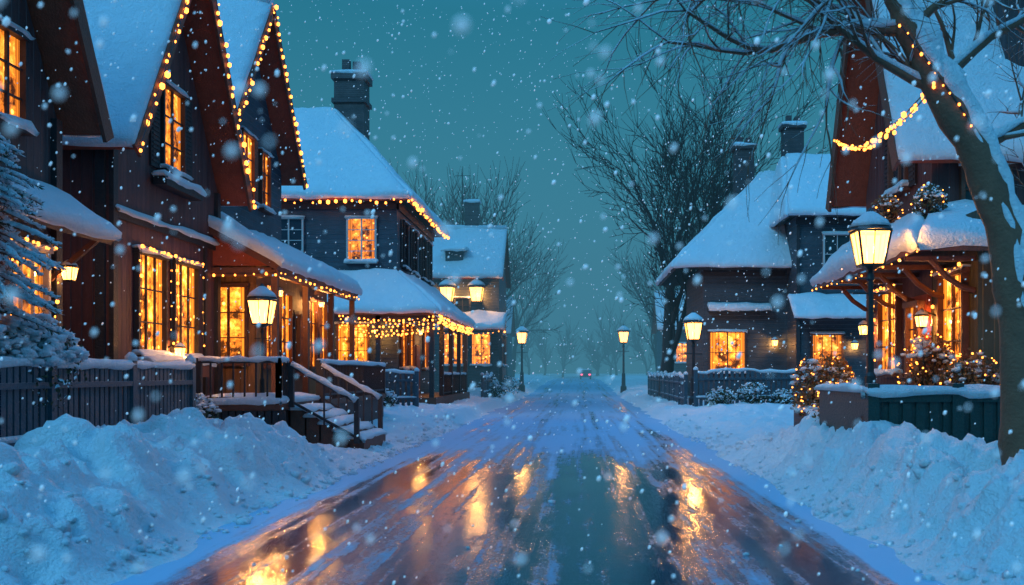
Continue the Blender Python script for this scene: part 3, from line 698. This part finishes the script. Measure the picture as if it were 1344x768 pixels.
# ------------------------------------------------------------------ shrubs
def shrub(name, x, y, z, rx, ry, rz, n=900, lights=0, leaf='leaf', ls=.05, snow=.7):
    T = Thing(name, (x, y, z)); m = T.p('leaves', leaf); c = V3((x, y, z))
    br = T.p('twigs', 'barkfar')
    cl = [V3((random.gauss(0, .42), random.gauss(0, .42), random.gauss(0, .42))) for _ in range(16)]
    for _ in range(26):
        d = V3((random.uniform(-1, 1), random.uniform(-1, 1), random.uniform(-.3, 1))).normalized()*random.uniform(.7, 1.12)
        e = c+V3((d.x*rx, d.y*ry, d.z*rz)); b0 = c+V3((0, 0, -rz)); br.tube([b0, (b0+e)/2+V3((0, 0, .1*rz)), e], [.014, .01, .003], 3, False)
    for _ in range(n):
        k = random.choice(cl); d = k+V3((random.gauss(0, .3), random.gauss(0, .3), random.gauss(0, .3)))
        if d.length > 1.05: d = d.normalized()*random.uniform(.8, 1.08)
        p = c+V3((d.x*rx, d.y*ry, d.z*rz))
        a = V3((random.uniform(-1, 1), random.uniform(-1, 1), random.uniform(-1, 1))).normalized(); b = a.cross(V3((random.uniform(-1, 1), random.uniform(-1, 1), .3))).normalized()
        s_ = ls*random.uniform(.6, 1.3); m.add([p-a*s_, p+b*s_*.5, p+a*s_, p-b*s_*.5], [(0, 1, 2, 3)])
    sn = T.p('shrub_snow', 'snow')
    for _ in range(int(60*snow)):
        k = random.choice(cl); d = V3((k.x+random.gauss(0, .3), k.y+random.gauss(0, .3), 0))
        if d.length > .95: d = d.normalized()*.93
        zz = math.sqrt(max(0, 1-d.length_squared))*random.uniform(.3, 1.02)
        p = c+V3((d.x*rx, d.y*ry, zz*rz)); r = random.uniform(.05, .19)*min(rx, rz)
        sn.ball(p, r, .55, .3)
    if lights:
        bl = T.p('fairy_lights', 'bulb')
        for _ in range(lights):
            d = V3((random.uniform(-1, 1), random.uniform(-1, .2), random.uniform(-.8, 1))).normalized()*1.02
            bl.ball(c+V3((d.x*rx, d.y*ry, d.z*rz)), random.uniform(.011, .020))
    T.build()
shrub('garden_shrub', 4.8, 19.6, 1.4, .6, .7, .7, 2600, 70, 'leafwarm', .045, .6)
shrub('garden_shrub', 4.55, 17.6, .95, .45, .75, .65, 2000, 50, 'leafwarm', .04, .6)
shrub('garden_shrub', 5.55, 15.9, 1.75, .45, .4, .6, 1700, 55, 'leafwarm', .04, .6)
shrub('garden_shrub', 6.0, 15.2, 1.5, .45, .35, .55, 1400, 25, 'leafwarm', .04, .8)
shrub('hanging_basket', 5.75, 18.6, 4.75, .3, .3, .28, 500, 10, 'leafwarm', .04, .7)
shrub('hanging_basket', 5.8, 16.5, 4.55, .28, .28, .28, 500, 8, 'leaf', .04, .9)
for (x, y, r) in ((5.4, 37.5, .55), (6.6, 37.5, .6), (7.8, 37.6, .5), (-7.2, 36, .6), (-5.3, 60.5, .8), (-4.9, 57, .7), (-4.8, 66, .9), (5.1, 36.4, .4), (9.2, 37.6, .6)):
    shrub('snowy_bush', x, y, gz(x, y)+r*.5, r*1.1, r, r*.75, 500, 0, 'leaf', .07, 1.6)
shrub('snowy_shrub', -7.5, 13.5, 1.75, .6, 1.1, .75, 2000, 0, 'leaf', .035, 11)
shrub('snowy_shrub', -7.6, 11.9, 1.9, .6, .9, .9, 1400, 0, 'leaf', .035, 9)
shrub('snowy_shrub', -7.4, 19.2, .9, .45, .4, .4, 700, 0, 'leaf', .05, 3)

# ------------------------------------------------------------------ trees
def rnd(): return V3((random.uniform(-1, 1), random.uniform(-1, 1), random.uniform(-1, 1)))
def grow(mb, p, d, r, ln, lev, maxlev, up=.12, wob=.16, spread=.75, kids=3, rmin=.012, sp=1.3, snow=None):
    nseg = 5 if lev < 2 else (4 if lev < maxlev else 3)
    pts = [p.copy()]; rads = [r]; dd = d.copy(); q = p.copy(); pos = []
    for i in range(nseg):
        dd = (dd+rnd()*wob+V3((0, 0, up))).normalized(); q = q+dd*ln/nseg
        rr = max(rmin*.5, r*(1-(i+1)/nseg*.5) if lev < maxlev else r*(1-(i+1)/nseg*.8))
        pts.append(q.copy()); rads.append(rr); pos.append((q.copy(), dd.copy(), rr, (i+1)/nseg))
    mb.tube(pts, rads, 8 if lev == 0 else (5 if lev < 3 else 3), False)
    if snow is not None and lev <= 3 and abs(d.z) < .85:
        k = len(pts); snow.tube([a+V3((0, -r_*.45, r_*.8+.002)) for a, r_ in zip(pts, rads)], [(r_*.85+.004)*random.uniform(.5, 1.15)*(.4 if i in (0, k-1) else 1) for i, r_ in enumerate(rads)], 5)
    if lev >= maxlev: return
    def side(dd, s):
        a = dd.cross(rnd()).normalized(); return (dd+a*s).normalized()
    kw = dict(up=up, wob=wob, spread=spread, kids=kids, rmin=rmin, sp=sp, snow=snow)
    for (q, dd, rr, t) in pos[:-1]:
        if t < (.35 if lev == 0 else .2): continue
        m_ = sp if lev > 1 else max(1, sp)
        for _ in range(int(m_)+(random.random() < m_-int(m_))):
            grow(mb, q, side(dd, spread*random.uniform(.8, 1.3)), max(rmin, rr*random.uniform(.45, .65)), ln*random.uniform(.5, .75), lev+1, maxlev, **kw)
    q, dd, rr, t = pos[-1]
    for _ in range(kids-1 if lev else kids):
        grow(mb, q, side(dd, spread*random.uniform(.35, .8)), max(rmin, rr*random.uniform(.65, .85)), ln*random.uniform(.65, .85), lev+1, maxlev, **kw)
def tree(name, x, y, h, r, seed, lev=5, mat='barkfar', d=(0, 0, 1), **kw):
    random.seed(seed); T = Thing(name, (x, y, 0)); grow(T.p('trunk_and_branches', mat), V3((x, y, gz(x, y)-.3)), V3(d).normalized(), r, h*.30, 0, lev, **kw); T.build()
tree('bare_tree', 4.6, 53, 20.5, .42, 5, 5, rmin=.022, sp=.68, spread=.68, up=.06, wob=.12)
tree('bare_tree', 7.4, 56, 19, .34, 8, 5, rmin=.022, sp=.5, spread=.66, up=.06, wob=.12)
T = Thing('distant_trees', (0, 110, 0)); mb = T.p('branches', 'barkfar')
for i, (x, y, h) in enumerate(((-6.5, 86, 22), (-10.5, 92, 24), (-14, 90, 22), (11, 92, 20), (-8, 118, 22), (15, 100, 20), (-20, 95, 24), (8.5, 104, 18))):
    random.seed(50+i); grow(mb, V3((x, y, gz(x, y)-.3)), V3((0, 0, 1)), .34, h*.29, 0, 4, .08, .14, .65, 3, .035, .9)
for i in range(26):   # low wood closing the far end of the street
    x = random.uniform(-60, 60); y = random.uniform(185, 240)
    grow(mb, V3((x, y, 0)), V3((0, 0, 1)), .3, random.uniform(4, 6), 0, 3, .08, .14, .65, 3, .08, 1.0)
random.seed(77)
T.build()
# foreground leaning tree
random.seed(21)
T = Thing('leaning_tree', (4.45, 10, 0)); tb = T.p('trunk_and_branches', 'bark')
tp = [(4.5, 10, .2), (4.45, 10, .8), (4.42, 10, 2.0), (4.30, 10, 3.1), (3.97, 10, 3.95), (3.62, 10, 4.55), (3.32, 10, 5.15), (3.1, 10, 5.8), (2.9, 9.9, 6.8), (2.75, 9.8, 8.0)]
tp = [V3(p) for p in tp]; tr_ = [.26, .20, .18, .175, .17, .16, .14, .125, .10, .07]
fine_p = []; fine_r = []
for i in range(len(tp)-1):
    for k in range(6):
        t = k/6; fine_p.append(tp[i].lerp(tp[i+1], t)+rnd()*.014); fine_r.append((tr_[i]*(1-t)+tr_[i+1]*t)*random.uniform(.93, 1.08))
tb.tube(fine_p, fine_r, 14)
sr = T.p('trunk_snow', 'snow')
for (a0, b0, off, base) in ((14, 50, (.09, -.07, .09), .12), (26, 52, (-.01, -.08, .10), .10), (3, 16, (.11, -.11, .02), .06), (12, 26, (.0, -.14, .05), .05)):
    snp = [fine_p[i]+V3(off)+rnd()*.015 for i in range(a0, min(b0, len(fine_p)))]
    sr.tube(snp, [base*(.35+1.0*float(vn(i*.5, a0, 6)))*min(1, (i+1)/3, (len(snp)-i)/3) for i in range(len(snp))], 9)
for (i, d, r, ln, lv) in ((5, (-.9, .2, .25), .06, 1.2, 4), (6, (-1, .3, .05), .07, 1.5, 4), (7, (-1, 0, .1), .06, 1.5, 4), (7, (-.9, -.5, -.1), .05, 1.2, 4), (4, (.9, .1, .5), .07, 1.4, 4), (5, (.8, .2, .7), .07, 1.4, 4), (6, (.7, -.3, .8), .06, 1.3, 4), (8, (-.8, .4, .3), .07, 1.6, 4), (8, (.7, .4, .6), .06, 1.5, 4), (3, (.8, .3, .2), .045, .9, 4), (9, (-.2, 0, 1), .06, 1.3, 4), (2, (.6, -.2, .3), .03, .6, 3), (8, (-1, 0, -.15), .05, 1.6, 4)):
    grow(tb, tp[i], V3(d).normalized(), r, ln, 1, lv, -.03, .2, .75, 3, .005, 1.2, sr)
string(T, tp[4]+V3((-.1, -.2, .2)), tp[6]+V3((-.15, -.16, 0)), .12, .013, -.02)
string(T, (5.45, 21.3, 6.7), tp[5]+V3((-.1, -.15, .05)), .30, .027, .35)
string(T, (5.45, 21.3, 6.75), tp[5]+V3((-.1, -.15, .0)), .36, .022, .40)
T.build()
# snow-laden evergreen at left edge
random.seed(31)
PX = -7.5
T = Thing('pine_tree', (PX, 12.6, 0)); tb = T.p('trunk', 'bark'); nd = T.p('needles', 'leaf'); sn = T.p('needle_snow', 'snow')
tb.tube([(PX, 12.6, .3), (PX, 12.6, 3), (PX, 12.6, 5.0)], [.1, .07, .02], 8)
for k in range(105):
    z = random.uniform(2.5, 4.8); an = random.uniform(0, 6.28); ln = min(.95, (5.5-z)*.5)*random.uniform(.7, 1.1)
    d = V3((math.cos(an), math.sin(an), -.12)); p0 = V3((PX, 12.6, z)); pts = [p0+d*ln*t-V3((0, 0, .25*ln*t*t)) for t in (0, .35, .7, 1)]
    tb.tube(pts, [.02, .014, .009, .004], 3, False)
    sn.tube([q+V3((0, 0, .025)) for q in pts[1:]], [.03, .034, .012], 5)
    for i in range(50):
        t = random.uniform(.1, 1); p = p0+d*ln*t-V3((0, 0, .25*ln*t*t)); a = (d+rnd()*.9).normalized(); b = a.cross(rnd()).normalized(); s_ = .085
        nd.add([p, p+a*s_*.5+b*.008, p+a*s_, p+a*s_*.5-b*.008], [(0, 1, 2, 3)])
    for i in range(18):
        t = random.uniform(.2, 1); p = p0+d*ln*t-V3((0, 0, .25*ln*t*t))+V3((random.uniform(-.06, .06), random.uniform(-.06, .06), .02)); sn.ball(p, random.uniform(.012, .042), .6, .35)
T.build()

# ------------------------------------------------------------------ distant car
Yc = 148.0; T = Thing('parked_car', (.9, Yc+2, 0)); g = float(rise(Yc)); x0, y0 = .1, Yc
pf = [(0, .35), (0, .85), (.15, .95), (.5, 1.0), (1.0, 1.42), (2.5, 1.45), (3.2, 1.0), (4.2, .85), (4.3, .4)]
T.p('body', 'car').prism([(x0, y0+a, g+b) for a, b in pf], (1.75, 0, 0))
T.p('roof_snow', 'snow').snow((x0+.1, y0+1, g+1.45), (x0+1.65, y0+1, g+1.45), (x0+1.65, y0+2.5, g+1.47), (x0+.1, y0+2.5, g+1.47), .1, .3)
T.p('rear_window', 'winD').add([(x0+.2, y0+.5, g+1.03), (x0+1.55, y0+.5, g+1.03), (x0+1.45, y0+.9, g+1.37), (x0+.3, y0+.9, g+1.37)], [(0, 1, 2, 3)])
for xx in (x0+.05, x0+1.5):
    for yy in (.8, 3.5): T.p('wheels', 'metal').tube([(xx, y0+yy, g+.32), (xx+.2, y0+yy, g+.32)], [.32, .32], 12)
for xx in (x0+.28, x0+1.47): T.p('tail_lights', 'red').ball((xx, y0-.02, g+.72), .2, .8)
T.build()

# ------------------------------------------------------------------ falling snow
random.seed(99); mb = MB(True)
for q in range(12500):
    near = q <= 300
    y = 3+43*random.random()**1.05 if not near else random.uniform(.9, 3.2)
    hw = 3+y*.62 if not near else y*.62; x = random.uniform(-hw, hw)
    z = random.uniform(.2, 1.9+y*.42+1); r = random.uniform(.003, .0095)*(1+y*.025)
    if random.random() < .06: r *= 1.6
    if near: z = random.uniform(1.3, 1.75+y*.38); r = random.uniform(.002, .0065)
    o = len(mb.V); mb.ball((x, y, z), r, random.uniform(1.0, 1.8)); k = random.uniform(.1, .4)
    for i in range(o, len(mb.V)):
        v = mb.V[i]; mb.V[i] = (v[0]+(v[2]-z)*k, v[1], v[2])
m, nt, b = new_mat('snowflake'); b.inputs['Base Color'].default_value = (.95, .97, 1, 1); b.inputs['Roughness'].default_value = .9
b.inputs['Emission Color'].default_value = (.6, .85, 1, 1); b.inputs['Emission Strength'].default_value = .2  # faint self-glow stands in for light the flakes catch
mb.obj('falling_snow', m)

# ------------------------------------------------------------------ haze at the far end of the street
me = MB(); me.box(-160, 160, 43.3, 260, -2, 32)
m = bpy.data.materials.new('haze_emission'); m.use_nodes = True; nt = m.node_tree; nt.nodes.clear()
D = .0075
o = N(nt, 'ShaderNodeOutputMaterial'); v = N(nt, 'ShaderNodeVolumeAbsorption'); v.inputs['Color'].default_value = (0, 0, 0, 1)
v.inputs['Density'].default_value = D; em = N(nt, 'ShaderNodeEmission'); em.inputs[0].default_value = (.05, .19, .28, 1); em.inputs[1].default_value = D  # haze brightness is put in as emission in place of scattered light
ad = N(nt, 'ShaderNodeAddShader'); L(nt, v.outputs[0], ad.inputs[0]); L(nt, em.outputs[0], ad.inputs[1]); L(nt, ad.outputs[0], o.inputs['Volume'])
me.obj('snow_haze', m)

# ------------------------------------------------------------------ sky + key
w = bpy.data.worlds.new('World'); bpy.context.scene.world = w; w.use_nodes = True; nt = w.node_tree; nt.nodes.clear()
o = N(nt, 'ShaderNodeOutputWorld'); tc = N(nt, 'ShaderNodeTexCoord'); s = N(nt, 'ShaderNodeSeparateXYZ'); L(nt, tc.outputs['Generated'], s.inputs[0])
rp = N(nt, 'ShaderNodeValToRGB'); L(nt, s.outputs[2], rp.inputs[0]); e = rp.color_ramp.elements
e[0].position = 0; e[0].color = (.05, .19, .28, 1); e[1].position = 1; e[1].color = (.09, .55, 1.3, 1)
k = e.new(.12); k.color = (.034, .25, .36, 1); k = e.new(.34); k.color = (.010, .18, .28, 1); k = e.new(.6); k.color = (.05, .36, .78, 1)
b1 = N(nt, 'ShaderNodeBackground'); L(nt, rp.outputs[0], b1.inputs[0]); b1.inputs[1].default_value = 1.0
sk = N(nt, 'ShaderNodeTexSky', sky_type='NISHITA'); sk.sun_disc = False; sk.sun_elevation = math.radians(2); sk.sun_rotation = math.radians(200)
b2 = N(nt, 'ShaderNodeBackground'); L(nt, sk.outputs[0], b2.inputs[0]); b2.inputs[1].default_value = .001
ad = N(nt, 'ShaderNodeAddShader'); L(nt, b1.outputs[0], ad.inputs[0]); L(nt, b2.outputs[0], ad.inputs[1]); L(nt, ad.outputs[0], o.inputs[0])
sd = bpy.data.lights.new('dusk_light', 'SUN'); sd.energy = 1.15; sd.angle = math.radians(20); sd.color = (.20, .66, 1)
so = bpy.data.objects.new('dusk_light', sd); so.rotation_euler = (math.radians(54), 0, math.radians(-40)); bpy.context.scene.collection.objects.link(so)

cd = bpy.data.cameras.new('camera'); cd.lens = 35; cd.sensor_width = 36; cd.shift_x = -.0655; cd.shift_y = .079; cd.clip_end = 3000; cd.clip_start = .1
cd.dof.use_dof = True; cd.dof.focus_distance = 20; cd.dof.aperture_fstop = 2.2
co = bpy.data.objects.new('camera', cd); co.location = (0, 0, 1.7); co.rotation_euler = (math.radians(90), 0, 0)
bpy.context.scene.collection.objects.link(co); bpy.context.scene.camera = co
vs = bpy.context.scene.view_settings; vs.view_transform = 'Standard'; vs.look = 'None'; vs.exposure = 0
